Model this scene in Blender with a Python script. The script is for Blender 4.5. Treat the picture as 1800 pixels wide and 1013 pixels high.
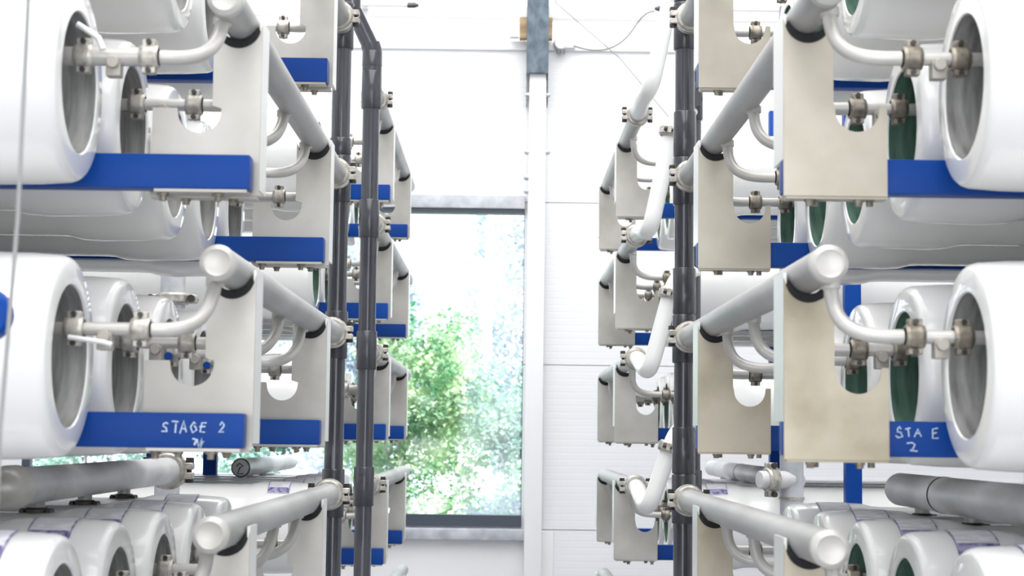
import bpy, bmesh, math, random
from mathutils import Vector, Matrix
S = bpy.context.scene
for o in list(bpy.data.objects): bpy.data.objects.remove(o)
C = S.collection
R = math.radians
rnd = random.Random(7)

# ------------------------------------------------------------------ camera (origin of the scene is the eye point)
FPX = 2980.0
cd = bpy.data.cameras.new('camera'); cam = bpy.data.objects.new('camera', cd); C.objects.link(cam)
cd.sensor_width = 36; cd.lens = FPX/1800*36; cd.clip_start = .05; cd.clip_end = 200
a, w, r = R(4.977), R(.3141), R(.7071)
fwd = Vector((math.sin(w)*math.cos(a), math.cos(w)*math.cos(a), math.sin(a)))
rt = Vector((math.cos(w), -math.sin(w), 0)); up = rt.cross(fwd)
rt2 = rt*math.cos(r)+up*math.sin(r); up2 = up*math.cos(r)-rt*math.sin(r)
cam.matrix_world = Matrix(((rt2.x, up2.x, -fwd.x, 0), (rt2.y, up2.y, -fwd.y, 0), (rt2.z, up2.z, -fwd.z, 0), (0, 0, 0, 1)))
cd.dof.use_dof = True; cd.dof.focus_distance = 3.9; cd.dof.aperture_fstop = 9
S.camera = cam

# ------------------------------------------------------------------ world, daylight and lamps
wd = bpy.data.worlds.new('world'); S.world = wd; wd.use_nodes = True
bg = wd.node_tree.nodes['Background']; bg.inputs[0].default_value = (.93, .97, 1, 1); bg.inputs[1].default_value = 2.2
def area(name, loc, rot, sx, sy, power, col):
    l = bpy.data.lights.new(name, 'AREA'); l.shape = 'RECTANGLE'; l.size = sx; l.size_y = sy; l.energy = power; l.color = col
    o = bpy.data.objects.new(name, l); C.objects.link(o); o.location = loc; o.rotation_euler = rot; return o
area('skylight_light', (0, 3.2, 3.3), (0, 0, 0), 3.4, 9.6, 300, (1, .99, .97))
area('fill_light', (0, -2.7, .5), (R(90), 0, 0), 4.0, 3.0, 70, (.95, .97, 1))  # added frontal fill lamp behind the camera to lift the shadows, no doorway there
sl = bpy.data.lights.new('sun', 'SUN'); sl.energy = 9.0; sl.angle = R(2); sl.color = (1, .97, .9)
so = bpy.data.objects.new('sun', sl); C.objects.link(so); so.rotation_euler = (R(38), R(12), 0); so.location = (0, 14, 8)
S.view_settings.view_transform = 'Standard'; S.view_settings.look = 'None'; S.view_settings.gamma = 1
S.view_settings.use_curve_mapping = False; S.view_settings.exposure = .35

# ------------------------------------------------------------------ materials
def mat(name, col, rough=.5, metal=0, coat=0, spec=.5):
    m = bpy.data.materials.new(name); m.use_nodes = True
    b = m.node_tree.nodes['Principled BSDF']
    b.inputs['Base Color'].default_value = (*col, 1); b.inputs['Roughness'].default_value = rough
    b.inputs['Metallic'].default_value = metal; b.inputs['Coat Weight'].default_value = coat
    b.inputs['Specular IOR Level'].default_value = spec
    return m
def noisy(m, c1, c2, scale=8, stretch=(1, 1, 1), detail=4, lo=.35, hi=.65, bump=0, rvar=None):
    nt = m.node_tree; b = nt.nodes['Principled BSDF']
    tc = nt.nodes.new('ShaderNodeTexCoord'); mp = nt.nodes.new('ShaderNodeMapping'); mp.inputs['Scale'].default_value = stretch
    n = nt.nodes.new('ShaderNodeTexNoise'); n.inputs['Scale'].default_value = scale; n.inputs['Detail'].default_value = detail
    cr = nt.nodes.new('ShaderNodeValToRGB'); cr.color_ramp.elements[0].position = lo; cr.color_ramp.elements[1].position = hi
    cr.color_ramp.elements[0].color = (*c1, 1); cr.color_ramp.elements[1].color = (*c2, 1)
    L = nt.links.new
    L(tc.outputs['Object'], mp.inputs[0]); L(mp.outputs[0], n.inputs[0]); L(n.outputs[0], cr.inputs[0]); L(cr.outputs[0], b.inputs['Base Color'])
    if bump:
        bp = nt.nodes.new('ShaderNodeBump'); bp.inputs['Strength'].default_value = bump; bp.inputs['Distance'].default_value = .002
        L(n.outputs[0], bp.inputs['Height']); L(bp.outputs[0], b.inputs['Normal'])
    return m
M = {}
M['vessel'] = mat('white_gelcoat', (.86, .86, .85), .25, 0, .6)
M['bore'] = noisy(mat('grey_fibreglass', (.2, .2, .2), .42), (.15, .15, .148), (.46, .46, .45), 26, (3, .45, .45), 6, .3, .7)
M['bore_green'] = noisy(mat('green_fibreglass', (.1, .2, .15), .45), (.035, .085, .065), (.13, .25, .19), 26, (3, .45, .45), 6, .3, .7)
M['plug'] = noisy(mat('dark_end_plate', (.1, .1, .1), .5), (.07, .07, .07), (.14, .14, .14), 14)
M['steel'] = noisy(mat('brushed_steel_pipe', (.62, .61, .6), .42, .35), (.36, .355, .35), (.50, .495, .49), 10, (1, .3, 1))
M['tube'] = noisy(mat('pale_steel_tube', (.7, .69, .66), .38, .3), (.50, .485, .455), (.63, .615, .59), 12)
M['grey_pipe'] = noisy(mat('dull_grey_steel', (.4, .4, .41), .4, .1), (.52, .52, .53), (.78, .78, .79), 12, (1, .4, 1), 6)
M['plate'] = noisy(mat('stainless_plate', (.6, .57, .52), .42, .5), (.39, .375, .34), (.58, .56, .52), 5, (1, 1, 1), 5, .3, .62)
M['plate_warm'] = noisy(mat('warm_stainless_plate', (.6, .55, .48), .42, .45), (.41, .375, .31), (.60, .56, .48), 5, (1, 1, 1), 5, .3, .65)
M['plate_stained'] = noisy(mat('stained_plate', (.55, .5, .4), .42, .4), (.30, .26, .18), (.53, .48, .385), 6, (1, 1, 1), 5, .3, .6)
M['cast'] = noisy(mat('cast_clamp', (.36, .33, .28), .4, .6), (.15, .13, .105), (.40, .36, .30), 60, (1,1,1), 4, .3, .7)
M['flange'] = mat('lit_folded_edge', (.80, .81, .79), .3, .35)  # light caught by the folded edge is put into this paler colour
M['cast_pale'] = noisy(mat('pale_clamp', (.5, .48, .43), .4, .45), (.30, .285, .25), (.66, .63, .58), 60, (1,1,1), 4, .3, .7)
M['bolt'] = mat('dark_bolt', (.06, .055, .05), .4, .6)
M['rubber'] = mat('black_rubber', (.008, .008, .01), .7)
M['blue'] = noisy(mat('blue_paint', (.001, .05, .36), .4, 0, 0, .18), (.0006, .042, .25), (.001, .06, .33), 3)
M['pvc'] = noisy(mat('dark_grey_pvc', (.07, .075, .09), .2, 0, .5), (.028, .030, .042), (.046, .050, .063), 6, (1, 1, .2))
M['pvc_sleeve'] = mat('dark_pvc_sleeve', (.036, .038, .048), .25, 0, .4)
M['white_pvc'] = mat('white_pvc', (.8, .8, .79), .3, 0, .2)
M['galv'] = noisy(mat('galvanised_steel', (.3, .35, .4), .5, .3), (.055, .08, .105), (.14, .18, .215), 26, (1, 1, .6), 6, .35, .7)
M['galv_pale'] = noisy(mat('galvanised_flashing', (.5, .52, .56), .5, .3), (.40, .42, .47), (.62, .63, .66), 14)
M['white_metal'] = mat('white_trim', (.84, .84, .85), .4)
M['frame_dark'] = mat('dark_window_frame', (.05, .065, .09), .35)
M['wood'] = noisy(mat('brown_wood', (.3, .18, .08), .7), (.30, .20, .11), (.48, .36, .22), 8, (1, 1, 5))
M['cable'] = mat('grey_cable', (.2, .2, .2), .5)
M['wire'] = mat('pale_wire', (.34, .34, .34), .5)
M['lever'] = mat('white_lever', (.8, .8, .79), .35)
M['valve'] = mat('beige_valve_block', (.42, .39, .35), .45, .2)
M['chalk'] = mat('white_chalk_marker', (.62, .75, .88), .8)
M['ink'] = mat('black_marker_ink', (.03, .03, .035), .7)
M['floor'] = noisy(mat('grey_concrete', (.35, .36, .38), .55), (.30, .31, .33), (.42, .43, .45), 4)
M['plain_wall'] = mat('white_wall', (.82, .83, .84), .6)
M['purple'] = noisy(mat('violet_print', (.3, .28, .5), .5), (.10, .085, .26), (.42, .40, .60), 90, (1, 1, 1), 2, .4, .62)
M['label_paper'] = noisy(mat('label_paper', (.72, .71, .76), .5), (.66, .65, .72), (.84, .84, .86), 90, (.4, 3, 1), 2, .48, .55)
M['bark'] = noisy(mat('grey_bark', (.3, .28, .25), .8), (.25, .23, .2), (.45, .42, .38), 10)
M['tray'] = mat('lilac_grey_trunking', (.36, .36, .46), .4, .2)
# wall of micro-ribbed sandwich panels
m = mat('ribbed_panel', (.84, .85, .87), .45); nt = m.node_tree; b = nt.nodes['Principled BSDF']
tc = nt.nodes.new('ShaderNodeTexCoord'); wv = nt.nodes.new('ShaderNodeTexWave'); wv.bands_direction = 'Z'; wv.inputs['Scale'].default_value = 9.7
wv.wave_profile = 'SIN'; mp = nt.nodes.new('ShaderNodeMath'); mp.operation = 'POWER'; mp.inputs[1].default_value = 14
bp = nt.nodes.new('ShaderNodeBump'); bp.inputs['Strength'].default_value = .16; bp.inputs['Distance'].default_value = .003; bp.invert = True
nt.links.new(tc.outputs['Object'], wv.inputs[0]); nt.links.new(wv.outputs['Fac'], mp.inputs[0]); nt.links.new(mp.outputs[0], bp.inputs['Height']); nt.links.new(bp.outputs[0], b.inputs['Normal'])
M['panel'] = m
# glass: clear with a faint sheen
m = bpy.data.materials.new('window_glass'); m.use_nodes = True; nt = m.node_tree; nt.nodes.clear()
o_ = nt.nodes.new('ShaderNodeOutputMaterial'); mx = nt.nodes.new('ShaderNodeMixShader'); t_ = nt.nodes.new('ShaderNodeBsdfTransparent'); g_ = nt.nodes.new('ShaderNodeBsdfGlossy')
t_.inputs[0].default_value = (.96, .98, 1, 1); g_.inputs['Roughness'].default_value = .05; mx.inputs[0].default_value = .06
nt.links.new(t_.outputs[0], mx.inputs[1]); nt.links.new(g_.outputs[0], mx.inputs[2]); nt.links.new(mx.outputs[0], o_.inputs[0]); M['glass'] = m
# frosted daylight strip (rooflight band)
m = bpy.data.materials.new('daylight_band'); m.use_nodes = True; nt = m.node_tree; nt.nodes.clear()
o_ = nt.nodes.new('ShaderNodeOutputMaterial'); e_ = nt.nodes.new('ShaderNodeEmission'); e_.inputs[0].default_value = (1, 1, 1, 1); e_.inputs[1].default_value = 1.3
nt.links.new(e_.outputs[0], o_.inputs[0]); M['daylight'] = m
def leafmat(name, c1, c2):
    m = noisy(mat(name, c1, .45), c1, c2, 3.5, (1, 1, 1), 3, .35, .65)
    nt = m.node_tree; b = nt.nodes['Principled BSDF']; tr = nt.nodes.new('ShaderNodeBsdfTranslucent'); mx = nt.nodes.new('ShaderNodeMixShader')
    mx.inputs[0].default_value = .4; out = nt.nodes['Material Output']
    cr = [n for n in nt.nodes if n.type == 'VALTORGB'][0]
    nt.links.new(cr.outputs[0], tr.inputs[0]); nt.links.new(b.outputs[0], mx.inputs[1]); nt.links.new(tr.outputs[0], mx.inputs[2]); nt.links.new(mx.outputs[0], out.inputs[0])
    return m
M['leaf_a'] = leafmat('yellow_green_leaf', (.06, .30, .13), (.76, .92, .60))
M['leaf_b'] = leafmat('mid_green_leaf', (.02, .20, .15), (.64, .84, .72))
M['leaf_c'] = leafmat('hazy_blue_green_leaf', (.26, .36, .42), (.70, .78, .84))  # haze over the far trees is painted into this pale leaf colour

# ------------------------------------------------------------------ mesh helpers
class MB:
    def __init__(s): s.bm = bmesh.new()
    def box(s, x0, x1, y0, y1, z0, z1, bev=0):
        x0, x1 = sorted((x0, x1)); y0, y1 = sorted((y0, y1)); z0, z1 = sorted((z0, z1))
        vs = [s.bm.verts.new(p) for p in ((x0, y0, z0), (x1, y0, z0), (x1, y1, z0), (x0, y1, z0), (x0, y0, z1), (x1, y0, z1), (x1, y1, z1), (x0, y1, z1))]
        fs = [s.bm.faces.new([vs[i] for i in q]) for q in ((3, 2, 1, 0), (4, 5, 6, 7), (0, 1, 5, 4), (1, 2, 6, 5), (2, 3, 7, 6), (3, 0, 4, 7))]
        if bev:
            es = list({e for f in fs for e in f.edges})
            bmesh.ops.bevel(s.bm, geom=es, offset=bev, segments=2, affect='EDGES', profile=.6)
        return s
    def lathe(s, prof, axis='X', o=(0, 0, 0), seg=32, sgn=1):
        """prof: list of (distance along axis, radius); axis may be a Vector"""
        ax = {'X': Vector((1, 0, 0)), 'Y': Vector((0, 1, 0)), 'Z': Vector((0, 0, 1))}[axis]*sgn if isinstance(axis, str) else axis.normalized()
        t = Vector((0, 0, 1)) if abs(ax.z) < .9 else Vector((1, 0, 0))
        u = ax.cross(t).normalized(); v = ax.cross(u); o = Vector(o); rings = []
        for d, rr in prof:
            if rr < 1e-6: rings.append([s.bm.verts.new(o+ax*d)])
            else: rings.append([s.bm.verts.new(o+ax*d+(u*math.cos(2*math.pi*i/seg)+v*math.sin(2*math.pi*i/seg))*rr) for i in range(seg)])
        for A, B in zip(rings, rings[1:]):
            for i in range(seg):
                j = (i+1) % seg
                if len(A) == 1 and len(B) == 1: continue
                if len(A) == 1: s.bm.faces.new((A[0], B[i], B[j]))
                elif len(B) == 1: s.bm.faces.new((A[i], B[0], A[j]))
                else: s.bm.faces.new((A[i], B[i], B[j], A[j]))
        return s
    def cyl(s, p, q, rad, seg=20):
        p, q = Vector(p), Vector(q); d = (q-p).length; e = min(rad*.12, d*.2)
        return s.lathe([(0, 0), (0, rad-e), (e, rad), (d-e, rad), (d, rad-e), (d, 0)], q-p, p, seg)
    def tube(s, pts, rad, seg=16, cap=True):
        pts = [Vector(p) for p in pts]; rings = []; n = len(pts); prev = None
        for i, p in enumerate(pts):
            t = (pts[min(i+1, n-1)]-pts[max(i-1, 0)]).normalized()
            if prev is None:
                h = Vector((0, 0, 1)) if abs(t.z) < .9 else Vector((1, 0, 0)); u = t.cross(h).normalized()
            else: u = (prev-t*prev.dot(t)).normalized()
            prev = u; v = t.cross(u); rr = rad(i/(n-1)) if callable(rad) else rad
            rings.append([s.bm.verts.new(p+(u*math.cos(2*math.pi*k/seg)+v*math.sin(2*math.pi*k/seg))*rr) for k in range(seg)])
        for A, B in zip(rings, rings[1:]):
            for k in range(seg): s.bm.faces.new((A[k], A[(k+1) % seg], B[(k+1) % seg], B[k]))
        if cap: s.bm.faces.new(rings[0][::-1]); s.bm.faces.new(rings[-1])
        return s
    def prism(s, poly, y0, y1):
        """polygon in (x,z) extruded in y"""
        A = [s.bm.verts.new((x, y0, z)) for x, z in poly]; B = [s.bm.verts.new((x, y1, z)) for x, z in poly]
        s.bm.faces.new(A); s.bm.faces.new(B[::-1]); n = len(A)
        for i in range(n): s.bm.faces.new((A[i], B[i], B[(i+1) % n], A[(i+1) % n]))
        return s
    def build(s, name, m, parent=None, smooth=True, offset=None):
        bmesh.ops.recalc_face_normals(s.bm, faces=s.bm.faces)
        me = bpy.data.meshes.new(name); s.bm.to_mesh(me); s.bm.free(); me.materials.append(m)
        if smooth:
            me.polygons.foreach_set('use_smooth', [True]*len(me.polygons)); me.update()
            try: me.set_sharp_from_angle(angle=R(38))
            except Exception: pass
        o = bpy.data.objects.new(name, me); C.objects.link(o)
        if parent is not None:
            o.parent = parent; o.location = -parent.location if offset is None else offset   # geometry is written in world space unless offset given
        return o
def bez(p0, p1, p2, p3, n=14):
    p0, p1, p2, p3 = map(Vector, (p0, p1, p2, p3))
    return [p0*(1-t)**3+p1*3*t*(1-t)**2+p2*3*t*t*(1-t)+p3*t**3 for t in [i/n for i in range(n+1)]]
def thing(name, label, cat, loc, group=None):
    o = bpy.data.objects.new(name, None); C.objects.link(o); o.location = loc; o.empty_display_size = .05
    o['label'] = label; o['category'] = cat
    if group: o['group'] = group
    return o
def tag(o, label, cat, group=None):
    o['label'] = label; o['category'] = cat
    if group: o['group'] = group
    return o
def struct(o): o['kind'] = 'structure'; return o
def copy_thing(root, loc, label, group):
    c = root.copy(); C.objects.link(c); c.location = loc; c['label'] = label; c['group'] = group
    for ch in list(root.children):
        d = ch.copy(); C.objects.link(d); d.parent = c
        for g in list(ch.children):
            e = g.copy(); C.objects.link(e); e.parent = d
    return c

def obox(mb, c, A, B, D, a, b, d, bev=0):
    """box centred on c with half sizes a,b,d along unit axes A,B,D"""
    v = [mb.bm.verts.new(c+A*x*a+B*y*b+D*z*d) for x in (-1, 1) for y in (-1, 1) for z in (-1, 1)]
    fs = [mb.bm.faces.new([v[i] for i in q]) for q in ((0, 1, 3, 2), (4, 6, 7, 5), (0, 4, 5, 1), (2, 3, 7, 6), (0, 2, 6, 4), (1, 5, 7, 3))]
    if bev: bmesh.ops.bevel(mb.bm, geom=list({e for f in fs for e in f.edges}), offset=bev, segments=1, affect='EDGES')
def clamp(name, mat_, parent, c, ax, rad, wid, lug='side'):
    """grooved pipe coupling: two half rings bolted together through lugs"""
    c = Vector(c); ax = Vector(ax).normalized(); mb = MB()
    L = Vector((0, 0, 1)) if lug == 'vert' else ax.cross(Vector((0, 0, 1)))
    if L.length < .1: L = Vector((1, 0, 0))
    L = (L-ax*L.dot(ax)).normalized(); T = ax.cross(L).normalized()
    mb.lathe([(-wid/2, rad*.98), (-wid/2, rad*1.22), (-wid*.42, rad*1.32), (-wid*.3, rad*1.36), (-wid*.28, rad*1.46), (wid*.28, rad*1.46), (wid*.3, rad*1.36), (wid*.42, rad*1.32), (wid/2, rad*1.22), (wid/2, rad*.98)], ax, c, 24)
    for sg in (-1, 1):
        for ts in (-1, 1):
            obox(mb, c+L*sg*rad*1.5+T*ts*rad*.36, L, T, ax, rad*.42, rad*.26, wid*.36, rad*.07)
    o = mb.build(name, mat_, parent)
    for sg in (-1, 1):
        b = MB(); p = c+L*sg*rad*1.62
        b.lathe([(-rad*1.0, 0), (-rad*1.0, rad*.30), (-rad*.62, rad*.34), (-rad*.62, rad*.17), (rad*.62, rad*.17), (rad*.62, rad*.32), (rad*.9, rad*.32), (rad*.9, 0)], T, p, 8)
        b.build('bolt', M['bolt'], o, offset=(0, 0, 0))
    return o

# ------------------------------------------------------------------ room shell
YW = 8.2; XS = 3.3; ZF = -1.5; ZC = 3.4; YB = -3.0
WL, WR, WT, WB = -2.3, .103, 1.10, -.435          # window opening
struct(MB().box(-XS-.1, XS+.1, YB-.1, YW+.2, ZF-.1, ZF).build('floor', M['floor'], smooth=False))
struct(MB().box(-XS-.1, XS+.1, YB-.1, YW+.2, ZC, ZC+.1).build('ceiling', M['plain_wall'], smooth=False))
struct(MB().box(-XS-.1, -XS, YB-.1, YW+.1, ZF, ZC).build('wall_left', M['plain_wall'], smooth=False))
struct(MB().box(XS, XS+.1, YB-.1, YW+.1, ZF, ZC).build('wall_right', M['plain_wall'], smooth=False))
struct(MB().box(-XS, XS, YB-.1, YB, ZF, ZC).build('wall_back', M['plain_wall'], smooth=False))
wl = MB()
seams = [-1.5, -1.24, -.448, .343, 1.135, 1.905]
for z0, z1 in zip(seams, seams[1:]):
    z0 += .0018; z1 -= .0018
    if z1 < WB: wl.box(-XS, XS, YW, YW+.1, z0, z1); continue
    wl.box(WR, XS, YW, YW+.1, z0, z1); wl.box(-XS, WL, YW, YW+.1, z0, z1)
    if z1 > WT:
        if z0 < WT: wl.box(WL, WR, YW, YW+.1, WT, z1)
        else: wl.box(WL, WR, YW, YW+.1, z0, z1)
    if z0 < WB: wl.box(WL, WR, YW, YW+.1, z0, WB)
wl.box(-XS, XS, YW+.03, YW+.1, WT+.01, 1.905); wl.box(WR, XS, YW+.03, YW+.1, ZF, 1.905); wl.box(-XS, WL, YW+.03, YW+.1, ZF, 1.905); wl.box(-XS, XS, YW+.03, YW+.1, ZF, WB-.01)
wl.box(-XS, XS, YW+.06, YW+.1, 2.75, ZC)
struct(wl.build('wall_far', M['panel'], smooth=False))
struct(MB().box(-XS, XS, YW+.05, YW+.08, 1.905, 2.75).build('window_2', M['daylight'], smooth=False))
struct(MB().box(-XS, XS, YW-.04, YW+.04, 2.038, 2.10, .006).build('trim_1', M['white_metal']))
struct(MB().box(-XS, XS, YW-.02, YW+.03, 1.885, 1.93, .004).build('trim_2', M['white_metal']))
# window_1 : frame, panes, flashing, sill
wn = bpy.data.objects.new('window_1', None); C.objects.link(wn); wn.location = ((WL+WR)/2, YW, WB); struct(wn)
MB().box(WL, WR, YW-.015, YW+.05, 1.076, 1.099).box(WL, WR, YW-.015, YW+.05, -.437, -.381).box(WR-.003, WR+.01, YW+.01, YW+.05, WB, WT).box(WL, WL+.04, YW, YW+.05, WB, WT).build('window_frame', M['frame_dark'], wn, False)
MB().box(WL+.03, WR-.01, YW+.025, YW+.031, -.385, 1.08).build('window_pane', M['glass'], wn, False)
MB().box(WL, .104, YW-.03, YW+.01, 1.099, 1.163, .004).build('window_flashing', M['galv_pale'], wn)
MB().box(WL, .192, YW-.07, YW+.02, -.498, -.444, .008).build('window_sill', M['galv_pale'], wn)
struct(MB().box(-XS, .257, YW-.02, YW-.001, ZF, -.452, .003).build('trim_3', M['white_metal']))
# steel column with white cover
t = thing('steel_column', 'galvanised steel column with a white lower cover between the window and the ribbed wall', 'column', (.154, YW-.1, ZF))
MB().box(.102, .206, YW-.16, YW-.156, 1.742, ZC-.01).box(.102, .107, YW-.156, YW-.01, 1.74, ZC-.01).box(.201, .206, YW-.156, YW-.01, 1.74, ZC-.01).build('channel', M['galv'], t, False)
MB().box(.116, .198, YW-.13, YW-.012, ZF, 1.745, .003).build('cover', M['white_metal'], t)
MB().box(.103, .106, YW-.14, YW-.012, 1.60, 1.76).box(.203, .206, YW-.14, YW-.012, 1.60, 1.76).build('side_strip', M['frame_dark'], t, False)
for z in (1.64, 1.36, 1.17, 1.235):
    for x, sg in ((.106, -1), (.208, 1)):
        if z < 1.3 and sg > 0: continue
        b = MB(); b.cyl((x-sg*.01, YW-.13, z), (x+sg*.006, YW-.13, z), .012, 8); b.cyl((x+sg*.005, YW-.13, z), (x+sg*.011, YW-.13, z), .007, 8); b.build('bolt', M['galv_pale'], t)
for x0, x1, lb in ((.066, .101, 'left'), (.207, .226, 'right')):
    tag(MB().box(x0, x1, YW-.10, YW-.045, 1.925, 2.03).build('wooden_block', M['wood'], smooth=False), 'brown wooden packing block on the %s side of the galvanised column' % lb, 'block', 'packing blocks at the column')
tag(MB().box(.018, .064, YW-.09, YW-.042, 1.935, 2.036).build('cover_strip', M['white_metal'], smooth=False), 'pale grey cover strip left of the column below the white rail', 'strip')
# junction box, cables, light fittings
t = thing('junction_box', 'small round white junction box right of the galvanised column', 'junction box', (.268, YW, 1.9))
MB().lathe([(0, 0), (0, .034), (.03, .034), (.04, .028), (.04, 0)], 'Y', (.268, YW-.021, 1.915), 24, -1).box(.262, .34, YW-.05, YW-.021, 1.893, 1.935, .004).build('housing', M['white_metal'], t)
b = MB()
for dx in (-.015, .0, .018): b.cyl((.268+dx, YW-.045, 1.888), (.268+dx, YW-.045, 1.862), .005, 8)
b.build('cable_gland', M['cable'], t)
tag(MB().tube(bez((.33, YW-.06, 1.90), (.45, YW-.06, 1.86), (.55, YW-.06, 1.87), (.63, YW-.06, 2.0), 12)+bez((.63, YW-.06, 2.0), (.66, YW-.06, 2.05), (.69, YW-.06, 2.078), (.725, YW-.06, 2.078), 6)[1:], .0038, 8).build('cable', M['cable']), 'thin white cable looping from the junction box up to the dark plug', 'cable')
tag(MB().tube([(.235, YW-.17, 2.13), (.238, YW-.17, 2.085), (.52, YW-.6, 1.72), (.80, YW-1.1, 1.23)], .0026, 6).build('tie_wire', M['cable']), 'thin diagonal wire stretched down to the right from the column top', 'wire')
def fitting(x0, x1, lb):
    t = thing('tube_light', lb, 'light', ((x0+x1)/2, YW-.09, 2.085), 'tube light fittings on the rail')
    s = 1 if x1 > x0 else -1
    MB().cyl((x0, YW-.09, 2.085), (x1-s*.05, YW-.09, 2.085), .012).build('light_tube', M['white_metal'], t)
    MB().lathe([(0, 0), (0, .014), (.035, .014), (.05, .008), (.055, .008), (.055, 0)], 'X', (x1-s*.052, YW-.09, 2.083), 16, s).build('end_cap', M['pvc'], t)
    MB().box((x0+x1)/2-.015, (x0+x1)/2+.015, YW-.09, YW-.03, 2.07, 2.078).build('holder', M['white_metal'], t)
fitting(-.95, -.43, 'white tube light with a dark end cap on the rail left of the column')
fitting(1.35, .725, 'white tube light with a dark plug on the rail right of the column')
t = thing('cable_trunking', 'lilac grey cable trunking running low along the far wall behind the right rack', 'trunking', (2.1, YW-.04, -.3))
MB().box(.9, XS-.02, YW-.06, YW-.005, -.30, -.235, .004).build('tray', M['tray'], t); MB().box(.9, XS-.02, YW-.065, YW-.003, -.235, -.222).build('lid', M['galv_pale'], t, False)

# ------------------------------------------------------------------ planting outside the window
def shrub(name, lb, cat, cx, cy, cz, rx, ry, rz, n, m, leaf=.03, lumps=14, trunk=True, seed=1):
    rg = random.Random(seed); t = thing(name, lb, cat, (cx, cy, ZF), 'plants outside the window')
    me = bpy.data.meshes.new('foliage'); V = []; F = []
    cl = [(Vector((cx+rg.uniform(-.75, .75)*rx, cy+rg.uniform(-.7, .7)*ry, cz+rg.uniform(-.8, .8)*rz)), rg.uniform(.22, .42)) for _ in range(lumps)]
    for _ in range(n):
        c, q = rg.choice(cl)
        d = Vector((rg.gauss(0, 1), rg.gauss(0, 1), rg.gauss(0, 1))).normalized()*q*rg.uniform(.6, 1.05)
        p = c+Vector((d.x*rx, d.y*ry, d.z*rz)); s = leaf*rg.uniform(.6, 1.3)
        u = Vector((rg.gauss(0, 1), rg.gauss(0, 1), rg.gauss(0, .6))).normalized(); k = u.cross(Vector((rg.gauss(0, 1), rg.gauss(0, 1), rg.gauss(0, 1)))).normalized()
        nn = u.cross(k)*.18
        i = len(V); V += [p, p+u*s*.5+k*s*.32+nn*s, p+u*s, p+u*s*.5-k*s*.32+nn*s]; F += [(i, i+1, i+2), (i, i+2, i+3)]
    me.from_pydata(V, [], F); me.materials.append(m); o = bpy.data.objects.new('foliage', me); C.objects.link(o); o.parent = t; o.location = -t.location
    if trunk:
        b = MB()
        for _ in range(7):
            c, q = rg.choice(cl); b.tube(bez((cx+rg.uniform(-.1, .1), cy, ZF), (cx, cy, cz-rz*.5), c-Vector((0, 0, .3)), c+Vector((0, 0, .1)), 8), lambda f: .022*(1-f*.7), 6)
        b.build('stem', M['bark'], t)
    return t
struct(MB().box(-9, 5, YW+.1, 30, ZF-.15, ZF-.05).build('ground', M['floor'], smooth=False))
shrub('leafy_shrub', 'bright yellow-green bush filling the middle of the window', 'shrub', -.62, 12.4, .02, .62, .5, 1.0, 13000, M['leaf_a'], .05, 26, seed=3)
shrub('leafy_shrub', 'green bush seen low in the right half of the window', 'shrub', .22, 11.8, -.35, .46, .38, .85, 9000, M['leaf_b'], .045, 20, seed=4)
shrub('leafy_shrub', 'green bush seen behind the left riser pipes', 'shrub', -1.75, 12.2, -.35, .55, .5, .8, 8000, M['leaf_b'], .045, 18, seed=5)
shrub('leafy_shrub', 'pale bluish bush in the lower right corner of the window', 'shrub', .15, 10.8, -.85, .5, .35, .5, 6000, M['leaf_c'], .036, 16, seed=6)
shrub('leafy_shrub', 'small bush at the far left seen below the blue beams', 'shrub', -2.95, 12.4, -.3, .6, .5, .7, 6000, M['leaf_b'], .045, 16, seed=7)
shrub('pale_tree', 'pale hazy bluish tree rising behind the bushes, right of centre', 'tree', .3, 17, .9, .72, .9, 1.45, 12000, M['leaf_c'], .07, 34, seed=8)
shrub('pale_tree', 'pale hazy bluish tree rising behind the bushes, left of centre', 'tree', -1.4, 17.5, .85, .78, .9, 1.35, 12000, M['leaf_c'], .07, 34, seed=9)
for x, y, lb in ((-.36, 14.6, 'thin white birch trunk, left one of two behind the bushes'), (-.14, 15.2, 'thin white birch trunk, right one of two behind the bushes')):
    tag(MB().tube(bez((x, y, ZF), (x+.05, y, 0), (x-.03, y, 1), (x+.05, y, 2.6)), .035, 10).build('birch_trunk', M['white_metal']), lb, 'tree trunk', 'birch trunks outside')

# ------------------------------------------------------------------ rack components
ROWN = {-1: 'top shelf', 0: 'second shelf', 1: 'third shelf', 2: 'fourth shelf', 3: 'fifth shelf'}
ORD = ['first', 'second', 'third', 'fourth', 'fifth', 'sixth']
vprof = [(.002, .0905), (0, .092), (0, .119), (.0015, .1225), (.005, .1255), (.012, .128), (.05, .1305), (.12, .132), (.15, .130), (.17, .125), (.19, .124), (1.62, .124), (1.66, .11), (1.68, .06), (1.68, 0)]
def vessel_proto(s, bore):
    t = thing('pressure_vessel', 'x', 'pressure vessel', (s*.5, 0, 0))
    P = (s*.5, 0, 0)
    MB().lathe(vprof, 'X', P, 72, s).build('shell', M['vessel'], t)
    MB().lathe([(.002, .0904), (.05, .089), (.13, .089)], 'X', P, 64, s).build('bore_lining', M[bore], t)
    MB().lathe([(.13, .0888), (.128, .07), (.118, .068), (.118, .03), (.12, 0)], 'X', P, 48, s).build('end_plate', M['plug'], t)
    return t
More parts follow.
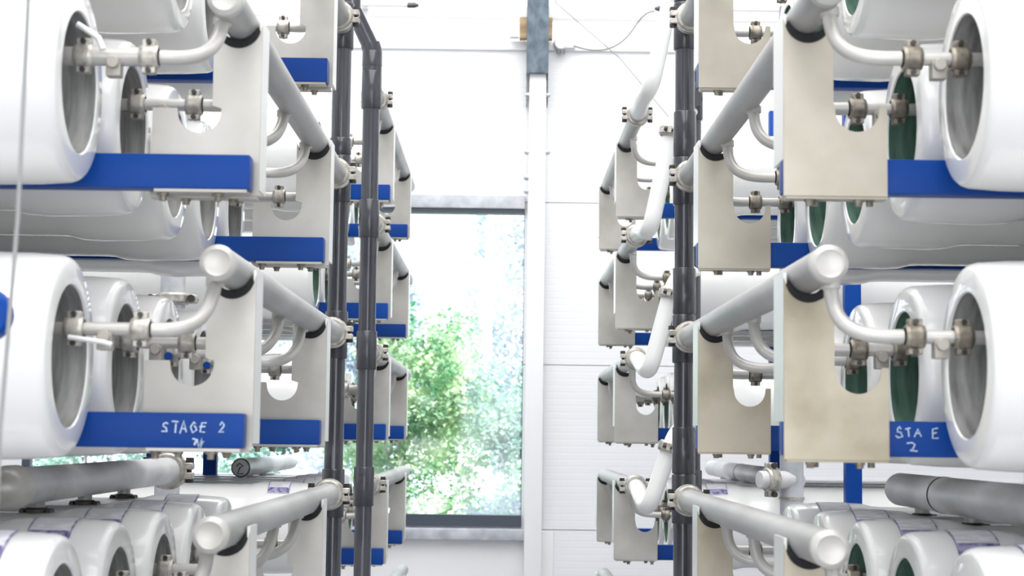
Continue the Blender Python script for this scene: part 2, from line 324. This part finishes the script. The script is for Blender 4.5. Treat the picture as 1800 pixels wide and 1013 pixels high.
def label_part(t, s):
    b = MB(); P = Vector((s*.5, 0, 0))
    def patch(b, d0, d1, a0, a1, rr):
        n = 8; g = [[b.bm.verts.new((s*(.5+d), math.sin(R(a0+(a1-a0)*k/n))*rr, math.cos(R(a0+(a1-a0)*k/n))*rr)) for k in range(n+1)] for d in (d0, d1)]
        for k in range(n): b.bm.faces.new((g[0][k], g[0][k+1], g[1][k+1], g[1][k]))
    patch(b, .055, .118, -40, -2, .1326); o = b.build('sticker', M['label_paper'], t)
    c = MB(); patch(c, .058, .117, -39, -28, .1329)
    patch(c, .055, .0575, -40, -2, .1329); patch(c, .1155, .118, -27, -2, .1329); patch(c, .058, .117, -3, -2, .1329)
    c.build('sticker_print', M['purple'], o, offset=(0, 0, 0)); o['label'] = 'pale sticker with violet border'
P0 = {}
for s in (-1, 1):
    for bm_ in ('bore', 'bore_green'):
        for lab in (0, 1):
            t = vessel_proto(s, bm_)
            if lab: label_part(t, s)
            P0[(s, bm_, lab)] = t
used = set()
def put_vessel(s, key, xv, y, z, lb, gp):
    root = P0[key]; loc = (s*xv, y, z)
    copy_thing(root, loc, lb, gp)

def hose(s, xv, y, zc, xh, ya, zh, lb, gp, x2, dark=False, fat=False, valve=0):
    zp = zc+.035; t = thing('connecting_pipe', lb, 'pipe', (s*x2, y, zp), gp)
    cm = M['cast'] if dark else M['cast_pale']
    path = [(s*(xv+.125), y, zp), (s*(xv+.05), y, zp), (s*x2, y, zp), (s*(x2-.014), y, zp)]
    path += bez((s*(x2-.016), y, zp), (s*(xh+.030), y, zp-.002), (s*(xh+.008), y*.35+ya*.65, zp+.012), (s*(xh+.010), ya, zh-.018), 18)
    rr = .0088
    MB().tube(path[3:], rr+.0006, 16).build('hose_bend', M['tube'], t)
    MB().cyl(path[0], (s*(x2+.002), y, zp), rr+.0035 if fat else rr, 18).build('port_tube', M['tube'], t)
    for xx in (x2, xv-.004):
        clamp('coupling', cm, t, (s*xx, y, zp), (s, 0, 0), .0115, .024, 'vert' if xx == x2 else 'vert')
    # weld boss on the manifold
    MB().cyl((s*(xh+.010), ya, zh-.028), (s*(xh+.010), ya, zh-.015), .0125, 16).build('weld_collar', M['tube'], t)
    if valve:
        xm = (x2+xv)/2
        MB().box(s*(xm-.009), s*(xm+.010), y-.010, y+.010, zp-.027, zp-.004, .002).cyl((s*xm, y-.018, zp-.01), (s*xm, y+.014, zp-.01), .008, 12).build('valve_body', M['valve'], t)
        if valve == 1: MB().tube([(s*(xv-.002), y-.022, zp-.012), (s*(xm-.002), y-.028, zp-.018), (s*(xm-.014), y-.028, zp-.021)], .0034, 10).build('lever', M['lever'], t)
        elif valve == 2: MB().tube([(s*(xv+.0), y-.024, zp+.036), (s*(xm+.016), y-.027, zp+.018), (s*(xm+.010), y-.027, zp+.003)], .0042, 10).build('lever', M['lever'], t)
        elif valve == 3: MB().cyl((s*(xm-.02), y-.02, zp-.02), (s*(xm-.02), y-.005, zp-.02), .006, 12).build('valve_cap', M['blue'], t)
    return t

def bracket(s, xf, y, zh, lb, gp, stained=False, wide=.139, nu=.099, fdepth=.085, front=True):
    """L shaped stainless plate: narrow column with the pipe saddle, wide foot with a half-round notch"""
    t = thing('pipe_bracket', lb, 'bracket', (s*xf, y, zh-.244), gp)
    cu, cr, cw = .033, .0315, .067
    pts = [(0, -.244), (wide, -.244), (wide, -.122)]
    pts += [(nu+.031, -.122)]
    pts += [(nu+.030*math.cos(R(k)), -.127+.030*math.sin(R(k))) for k in range(0, -181, -12)]
    pts += [(nu-.031, -.122), (cw, -.118), (cw, -.004)]
    pts += [(cu+cr*math.cos(R(k)), -.005+cr*math.sin(R(k))) for k in range(-9, -172, -9)]
    pts += [(0, -.004)]
    m = M['plate_stained'] if stained else M['plate_warm'] if s > 0 and y < 4 else M['plate']
    MB().prism([(s*(xf+u), zh+z) for u, z in pts], y, y+.004).build('face_plate', m, t)
    zb = zh-(.194 if front else .235)
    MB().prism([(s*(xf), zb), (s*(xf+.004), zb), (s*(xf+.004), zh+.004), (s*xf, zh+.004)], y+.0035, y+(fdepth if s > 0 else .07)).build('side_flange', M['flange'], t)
    MB().box(s*(xf+.004), s*(xf+wide), y+.004, y+.03, zh-.2475, zh-.244).build('bottom_lip', m, t, False)
    ar = [(s*(xf+cu+(cr-.0002)*math.cos(R(k))), zh-.005+(cr-.0002)*math.sin(R(k))) for k in range(-14, -167, -8)]
    ar += [(s*(xf+cu+.0300*math.cos(R(k))), zh+.0055+.0300*math.sin(R(k))) for k in range(-156, -23, 7)]
    MB().prism(ar, y-.003, y+.034).build('rubber_saddle', M['rubber'], t)
    for u in (.037, .103):
        MB().lathe([(0, 0), (0, .007), (.003, .007), (.003, .0055), (.008, .005), (.008, 0)], 'Z', (s*(xf+u), y+.015, zh-.2475), 8, -1).build('bolt', M['cast'], t)
    return t

def manifold(s, xh, z, y0, y1, lb, gp, capped=True, clampy=None, capend=None, two=True):
    t = thing('manifold_pipe', lb, 'pipe', (s*xh, y0, z), gp); rr = .0235
    if capped:
        MB().lathe([(.022, rr), (y1-y0, rr), (y1-y0, 0)], 'Y', (s*xh, y0, z), 40).build('pipe_body', M['steel'], t)
        MB().lathe([(.0225, rr), (.006, rr+.0005), (.001, rr-.004), (0, rr-.006), (.0015, rr-.0085), (.0015, 0)], 'Y', (s*xh, y0, z), 40).build('end_cap', M['tube'], t)
    else:
        MB().lathe([(0, 0), (0, rr), (y1-y0-.03, rr), (y1-y0-.01, rr*.85), (y1-y0, rr*.5), (y1-y0, 0)], 'Y', (s*xh, y0, z), 40).build('pipe_body', M['steel'], t)
    if clampy:
        clamp('coupling', M['cast_pale'], t, (s*xh, clampy, z), (0, 1, 0), rr, .034)
    return t

def beam(s, x0, x1, y, ztop, lb, gp, th=.036, h=.0475):
    t = thing('support_beam', lb, 'beam', (s*x0, y, ztop-h), gp)
    MB().box(s*x0, s*x1, y, y+th, ztop-h, ztop, .0035).build('beam_body', M['blue'], t)
    MB().box(s*(x0+.004), s*(x0+.13), y+.004, y+th-.002, ztop-h-.004, ztop-h).build('base_strip', M['plate'], t, False)
    for u in (.045, .12):
        MB().lathe([(0, 0), (0, .008), (.004, .008), (.004, .005), (.011, .005), (.011, 0)], 'Z', (s*(x0+u), y+th/2, ztop-h-.004), 8, -1).build('bolt', M['cast'], t)
    return t

def strokes(t, o, sx, sz, letters, m, y, wd=.0016, parent=None):
    """hand-drawn marker strokes on a face that looks towards -y"""
    b = MB(); ox = o[0]
    for strs in letters:
        for st in strs:
            st = [Vector((ox+(px+rnd.uniform(-.16, .16))*sx, y, o[1]+(pz+rnd.uniform(-.13, .13))*sz)) for px, pz in st]
            b.tube(st, wd*.5, 6)
        ox += sx*1.28
    ob = b.build('handwriting', m, t); return ob
LT = {'S': [[(.85, .85), (.5, 1), (.15, .8), (.3, .55), (.7, .42), (.8, .15), (.4, 0), (.05, .15)]], 'T': [[(0, .9), (.9, 1)], [(.45, .95), (.4, 0)]],
      'A': [[(0, 0), (.45, 1), (.85, 0)], [(.2, .4), (.7, .4)]], 'G': [[(.85, .85), (.45, 1), (.1, .5), (.35, .02), (.8, .2), (.8, .5), (.5, .5)]],
      'E': [[(.85, .95), (.15, 1), (.1, 0), (.85, .05)], [(.12, .5), (.7, .55)]], '2': [[(.1, .75), (.4, 1), (.75, .75), (.55, .4), (.1, 0), (.9, .05)]], ' ': []}

SIDE = {-1: 'left', 1: 'right'}; side_word = SIDE
def rack(s, tagname, xv, xh, zrow, hh, vy, att, plates, beams, y0, y1, xb, xf, rows, greens, clampy, capped, x2, near):
    sd = SIDE[s]; rk = '%s %s rack' % (near, sd)
    for row in rows:
        zc = zrow(row); zh = zc+hh(row); rn = ROWN[row]
        for i, y in enumerate(vy):
            bm_ = 'bore_green' if greens(row, i) else 'bore'
            look = 'green-lined' if bm_ == 'bore_green' else 'grey-lined'
            put_vessel(s, (s, bm_, 1 if row == 2 else 0), xv, y, zc, '%s white vessel, %s from front, %s, %s' % (look, ORD[i], rn, rk), 'pressure vessels of the %s' % rk)
        for i, y in enumerate(vy):
            v = 0
            if near == 'near' and s < 0: v = {(1, 0): 1, (0, 0): 2, (1, 1): 3, (1, 2): 3, (0, 1): 3}.get((row, i), 0)
            elif near == 'near' and i in (0, 1): v = 4
            hose(s, xv, y, zc, xh, att[i], zh, 'curved steel pipe to %s vessel from front, %s, %s' % (ORD[i], rn, rk), 'vessel connection pipes of the %s' % rk, x2, dark=(s > 0), fat=(row == 0 and s < 0 and i == 0), valve=v)
        manifold(s, xh, zh, y0, y1, 'grey steel manifold pipe running above the %s of %s' % (rn, rk), 'manifold pipes of the %s' % rk, capped, clampy)
        for k, y in enumerate(plates):
            st = s > 0 and near == 'near' and row >= 1
            bracket(s, xf, y, zh, '%s L-shaped saddle plate, %s one on %s, %s' % ('stained beige' if st else 'grey', ('nearer', 'farther')[k], rn, rk), 'pipe brackets of the %s' % rk, st, front=(s > 0), wide=(.139 if s > 0 else .15), nu=(.099 if s > 0 else .085))
        for k, y in enumerate(beams):
            bt = beam(s, xb, xv+1.5, y, zc-.068, 'blue box beam, %s one under %s, %s' % (('nearer', 'farther')[k], rn, rk)+(', marked STAGE 2' if near == 'near' and row == 1 and k == 0 else ''), 'blue beams of the %s' % rk)
            if near == 'near' and row == 1 and k == 0:
                if s < 0:
                    strokes(bt, (-.454, zc-.068-.0265), .0098, .0145, [LT[c] for c in 'STAGE 2'], M['chalk'], y-.0006, .0022)
                    strokes(bt, (-.413, zc-.068-.046), .006, .012, [[[(0, .8), (.8, .9), (.5, .2)], [(1.2, .9), (1.5, .1), (2.2, .9), (2.0, 0), (2.5, .6)]]], M['chalk'], y-.0006, .003)
                else:
                    strokes(bt, (.523, zc-.068-.021), .0095, .0125, [LT[c] for c in 'STA E'], M['chalk'], y-.0006, .0018)
                    strokes(bt, (.538, zc-.068-.040), .015, .013, [LT['2']], M['chalk'], y-.0006, .002)
AR = lambda row: .4445-.3512*row
HB = {-1: .953, 0: .592, 1: .228, 2: -.143, 3: -.512}
rows = (-1, 0, 1, 2)
rack(-1, 'A', .546, .371, AR, lambda q: .126, [2.15, 2.47, 2.79, 3.11, 3.43], [2.24, 2.565, 2.89, 3.215, 3.50], [2.33, 3.29], [2.283, 3.246], 2.19, 3.76, .346, .340, rows, lambda q, i: False, 3.70, True, .458, 'near')
rack(1, 'A', .576, .405, AR, lambda q: .124, [2.10, 2.43, 2.76, 3.09, 3.42], [2.135, 2.46, 2.79, 3.12, 3.45], [2.244, 3.23], [2.250, 3.236], 2.085, 3.70, .374, .374, rows, lambda q, i: i > 0, 3.66, True, .512, 'near')
rack(-1, 'B', .546, .367, lambda q: HB[q]-.13, lambda q: .13, [4.945, 5.275, 5.585, 5.90, 6.245], [4.99, 5.28, 5.60, 5.92, 6.24], [5.145, 6.115], [5.10, 6.07], 4.70, 6.52, .346, .340, rows, lambda q, i: True, 4.79, False, .458, 'far')
rack(1, 'B', .576, .393, lambda q: HB[q]-.13, lambda q: .13, [5.27, 5.61, 5.93, 6.25], [5.24, 5.62, 5.94, 6.26], [5.42, 6.38], [5.43, 6.39], 4.93, 6.45, .366, .362, rows, lambda q, i: True, 4.97, False, .512, 'far')
for s, xh, y0, y1, xf, pl in ((-1, .367, 4.70, 6.52, .340, 6.115), (1, .393, 4.93, 6.45, .362, 6.38)):
    manifold(s, xh, HB[3], y0, y1, 'grey steel manifold pipe running above the fifth shelf of far %s rack' % SIDE[s], 'manifold pipes of the far %s rack' % SIDE[s], False, y0+.06)
    bracket(s, xf, pl, HB[3], 'grey L-shaped saddle plate on fifth shelf, far %s rack' % SIDE[s], 'pipe brackets of the far %s rack' % SIDE[s], front=(s > 0))
    beam(s, .35, 2.05, pl-.045 if s < 0 else pl+.01, HB[3]-.198, 'blue box beam under fifth shelf, far %s rack' % SIDE[s], 'blue beams of the far %s rack' % SIDE[s])
for t in P0.values():
    for ch in list(t.children):
        for g in list(ch.children): bpy.data.objects.remove(g)
        bpy.data.objects.remove(ch)
    bpy.data.objects.remove(t)

# ------------------------------------------------------------------ dark PVC risers
def riser(x, y, z0, z1, rr, tees, sleeves, lb, top=None, back=False):
    t = thing('riser_pipe', lb, 'pipe', (x, y, z0), 'dark grey plastic risers')
    pts = [(x, y, z0), (x, y, z1)]
    MB().lathe([(0, 0), (0, rr), (z1-z0, rr), (z1-z0, 0)], 'Z', (x, y, z0), 40).build('pipe_body', M['pvc'], t)
    for z in tees:
        h = .053; ro = rr*1.19
        MB().lathe([(-h, rr*.99), (-h, ro-.0012), (-h+.002, ro), (h-.002, ro), (h, ro-.0012), (h, rr*.99)], 'Z', (x, y, z), 40).lathe([(0, ro*.8), (.045, ro*.8), (.045, 0)], 'Y', (x, y, z), 24, 1 if back else -1).build('tee_fitting', M['pvc_sleeve'], t)
    for za, zb in sleeves:
        ro = rr*1.16
        MB().lathe([(0, rr*.99), (0, ro-.0012), (.002, ro), (zb-za-.002, ro), (zb-za, ro-.0012), (zb-za, rr*.99)], 'Z', (x, y, za), 40).build('sleeve', M['pvc_sleeve'], t)
    if top:
        MB().lathe([(-.01, rr*.98), (-.01, rr*1.2), (.03, rr*1.2), (.034, rr*1.1)], 'Z', (x, y, z1-.03), 40).tube([(x, y, z1-.006), (x, y, z1+.004), (x+(top[0]-x)*.10, y, z1+.022)], rr*1.17, 32).build('elbow', M['pvc_sleeve'], t)
        MB().tube([(x, y, z1), (x+(top[0]-x)*.12, y, z1+.02), top, (top[0]-.002, top[1], top[2]+.3)], rr, 32).build('upper_pipe', M['pvc'], t)
    return t
HA = [AR(q)+.126 for q in rows]
riser(-.371, 3.79, ZF, ZC-.01, .0212, HA, [(.626, .664)], 'dark grey plastic riser pipe at the far end of the near left rack')
riser(.402, 3.74, ZF, ZC-.01, .0218, [z-.002 for z in HA], [(z+.053, z+.155) for z in HA], 'dark grey plastic riser pipe at the far end of the near right rack')
riser(-.372, 4.655, ZF, 1.06, .0235, [HB[q] for q in HB], [(.998, 1.035)], 'dark grey riser pipe with slanted top elbow, before the far left rack', top=(-.43, 4.655, 1.185), back=True)
riser(.535, 4.76, ZF, ZC-.01, .0235, [HB[q] for q in rows], [], 'dark grey plastic riser pipe hidden behind the near right one')
# white plastic link pipes between the far right manifolds and their riser
for q in rows:
    z = HB[q]; t = thing('white_link_pipe', 'white plastic elbow pipe joined to the far right rack manifold above its %s' % ROWN[q], 'pipe', (.393, 4.72, z), 'white link pipes')
    rr = .0235; yy = 4.70; ze, zt = {-1: (.985, 1.25), 0: (.584, .85), 1: (.187, .394), 2: (-.189, -.032)}[q]
    d = Vector((.466-.412, 0, zt-ze)).normalized(); E0 = Vector((.412, yy, ze))
    MB().tube([(.393, 4.95, z), (.394, yy+.16, z*.8+ze*.2)]+bez((.397, yy+.10, z*.45+ze*.55), (.405, yy+.02, ze-.012), E0-d*.005, E0+d*.045, 10)+[(.466, yy, zt)], rr, 28).build('pipe_body', M['white_pvc'], t)
    clamp('coupling', M['cast_pale'], t, (.467, yy, zt+.004), d, rr, .03)
    MB().tube(bez((.466, yy, zt), Vector((.466, yy, zt))+d*.05, (.50, yy+.02, zt+.07), (.54, 4.76, zt+.07)), rr*.95, 24).build('pipe_end', M['white_pvc'], t)

# ------------------------------------------------------------------ blue posts and rails
for s in (-1, 1):
    for (px, py, nm) in ((1.03, 2.283 if s < 0 else 2.250, 'near'), (1.03, 3.246 if s < 0 else 3.236, 'near'), (1.035, 4.985 if s > 0 else 5.10, 'far'), (1.035, 6.39 if s > 0 else 6.07, 'far')):
        k = 'front' if py in (2.283, 2.250, 4.985, 5.10) else 'back'
        t = thing('rack_post', 'blue square steel post at the %s of the %s %s rack' % (k, nm, SIDE[s]), 'post', (s*px, py, ZF), 'blue rack posts')
        MB().box(s*(px-.024), s*(px+.024), py-.003, py+.037, ZF, 1.25, .003).build('post_body', M['blue'], t)
        MB().box(s*(px-.06), s*(px+.06), py-.04, py+.08, ZF, ZF+.008).build('foot_plate', M['blue'], t, False)

# ------------------------------------------------------------------ big feed pipes over the bottom shelf
def feed(s, x, y0, y1, z, rr, lb, ports, caps, clampat=None, joint=None, m='grey_pipe', num=False):
    t = thing('feed_pipe', lb, 'pipe', (s*x, y0, z), 'large feed pipes above the bottom shelf')
    dome = [(0, 0), (.002, rr*.35), (.007, rr*.7), (.016, rr*.93), (.028, rr)]
    pr = (dome if caps[0] == 'dome' else [(0, 0), (0, rr-.002), (.002, rr)])
    e = y1-y0; pr = pr+([(e-d, q) for d, q in dome[::-1]] if caps[1] == 'dome' else [(e, rr), (e, 0)])
    MB().lathe(pr, 'Y', (s*x, y0, z), 40).build('pipe_body', M[m], t)
    for y in ports:
        MB().cyl((s*x, y, z-rr*.8), (s*x, y, z-rr-.03), .013, 16).build('port', M['steel'], t)
        clamp('port_coupling', M['bolt'], t, (s*x, y, z-rr-.014), (0, 0, 1), .0135, .014)
    if s < 0 and caps[0] == 'dome':
        MB().lathe([(-.012, 0), (-.0105, .012), (-.005, .023), (.004, .030), (.018, .034), (.06, .034), (.064, .0305)], 'Y', (s*x, y0, z), 40).build('domed_cap', M['tube'], t)
    if clampat:
        clamp('coupling', M['cast_pale'], t, (s*x, clampat, z), (0, 1, 0), rr, .036)
    if joint: MB().lathe([(-.003, rr*.9), (-.003, rr+.0008), (.003, rr+.0008), (.003, rr*.9)], 'Y', (s*x, joint, z), 40).build('joint_band', M['rubber'], t)
    if num:
        strokes(t, (s*x-.012, z-.017), .024, .034, [LT['2']], M['ink'], y0-.0012, .0042)
        MB().lathe([(0, rr*.9), (-.0012, rr-.001), (0, rr+.001), (.012, rr+.001), (.012, rr*.9)], 'Y', (s*x, y0, z), 40).build('cap_ring', M['bolt'], t)
    return t
feed(-1, .755, 2.60, 3.93, -.089, .030, 'wide grey pipe with a coupling on the near left, above the violet stickers', [2.79, 3.11, 3.43], ('dome', 'flat'), 3.88)
feed(1, .765, 1.9, 3.28, -.093, .031, 'wide grey pipe with a domed end on the near right, above the violet stickers', [2.10, 2.43, 2.76, 3.09], ('flat', 'dome'), None, 2.93)
feed(-1, .865, 5.68, 7.0, -.118, .0305, 'grey pipe with a dark end cap marked 2 behind the left rack', [5.89, 6.21, 5.72], ('flat', 'flat'), num=True)
feed(1, .865, 5.0, 6.98, -.122, .031, 'grey pipe with a domed end behind the right rack', [5.27, 5.60, 5.92, 6.24, 6.6], ('flat', 'dome'), None, 6.1)
for s, x, y, lb in ((1, .79, 4.62, 'upright shiny steel pipe with a clamp behind the near right rack'), (-1, .85, 4.36, 'upright shiny steel pipe with a clamp behind the near left rack')):
    t = thing('upright_pipe', lb, 'pipe', (s*x, y, ZF), 'upright steel pipes'); zt = 1.2
    MB().cyl((s*x, y, ZF), (s*x, y, zt), .032, 32).build('pipe_body', M['galv_pale'], t)
    zz = -.11 if s > 0 else .34
    if s > 0:
        MB().cyl((x, y-.01, zz), (x-.095, y-.05, zz), .024, 24).build('branch', M['grey_pipe'], t)
        clamp('coupling', M['cast_pale'], t, (x-.062, y-.036, zz), (-1, -.42, 0), .024, .034, 'vert')
    else: clamp('coupling', M['cast_pale'], t, (s*x, y, zz), (0, 0, 1), .032, .03)
    MB().lathe([(-.004, .03), (-.004, .035), (.004, .035), (.004, .03)], 'Z', (s*x, y, zz-.05), 32).build('seam_ring', M['cast_pale'], t)

# ------------------------------------------------------------------ hanging wire and blue handwheel on the left
tag(MB().tube([(-.455, 1.6, ZC-.01), (-.457, 1.6, .6), (-.461, 1.6, .2), (-.470, 1.6, .0), (-.471, 1.6, ZF+.01)], .0022, 8).build('hanging_wire', M['wire']), 'thin pale wire hanging in front of the near left vessels', 'wire')
t = thing('blue_valve_cap', 'round blue cap at the left edge in front of the near left vessels', 'cap', (-.577, 1.9, .127))
MB().cyl((-.5785, 1.88, .127), (-.5785, 1.905, .127), .031, 28).build('cap_body', M['blue'], t)
MB().tube([(-.5785, 1.905, .127), (-.60, 1.925, .127), (-.66, 1.925, .127), (-.72, 1.925, .127)], .012, 16).build('stem', M['tube'], t)
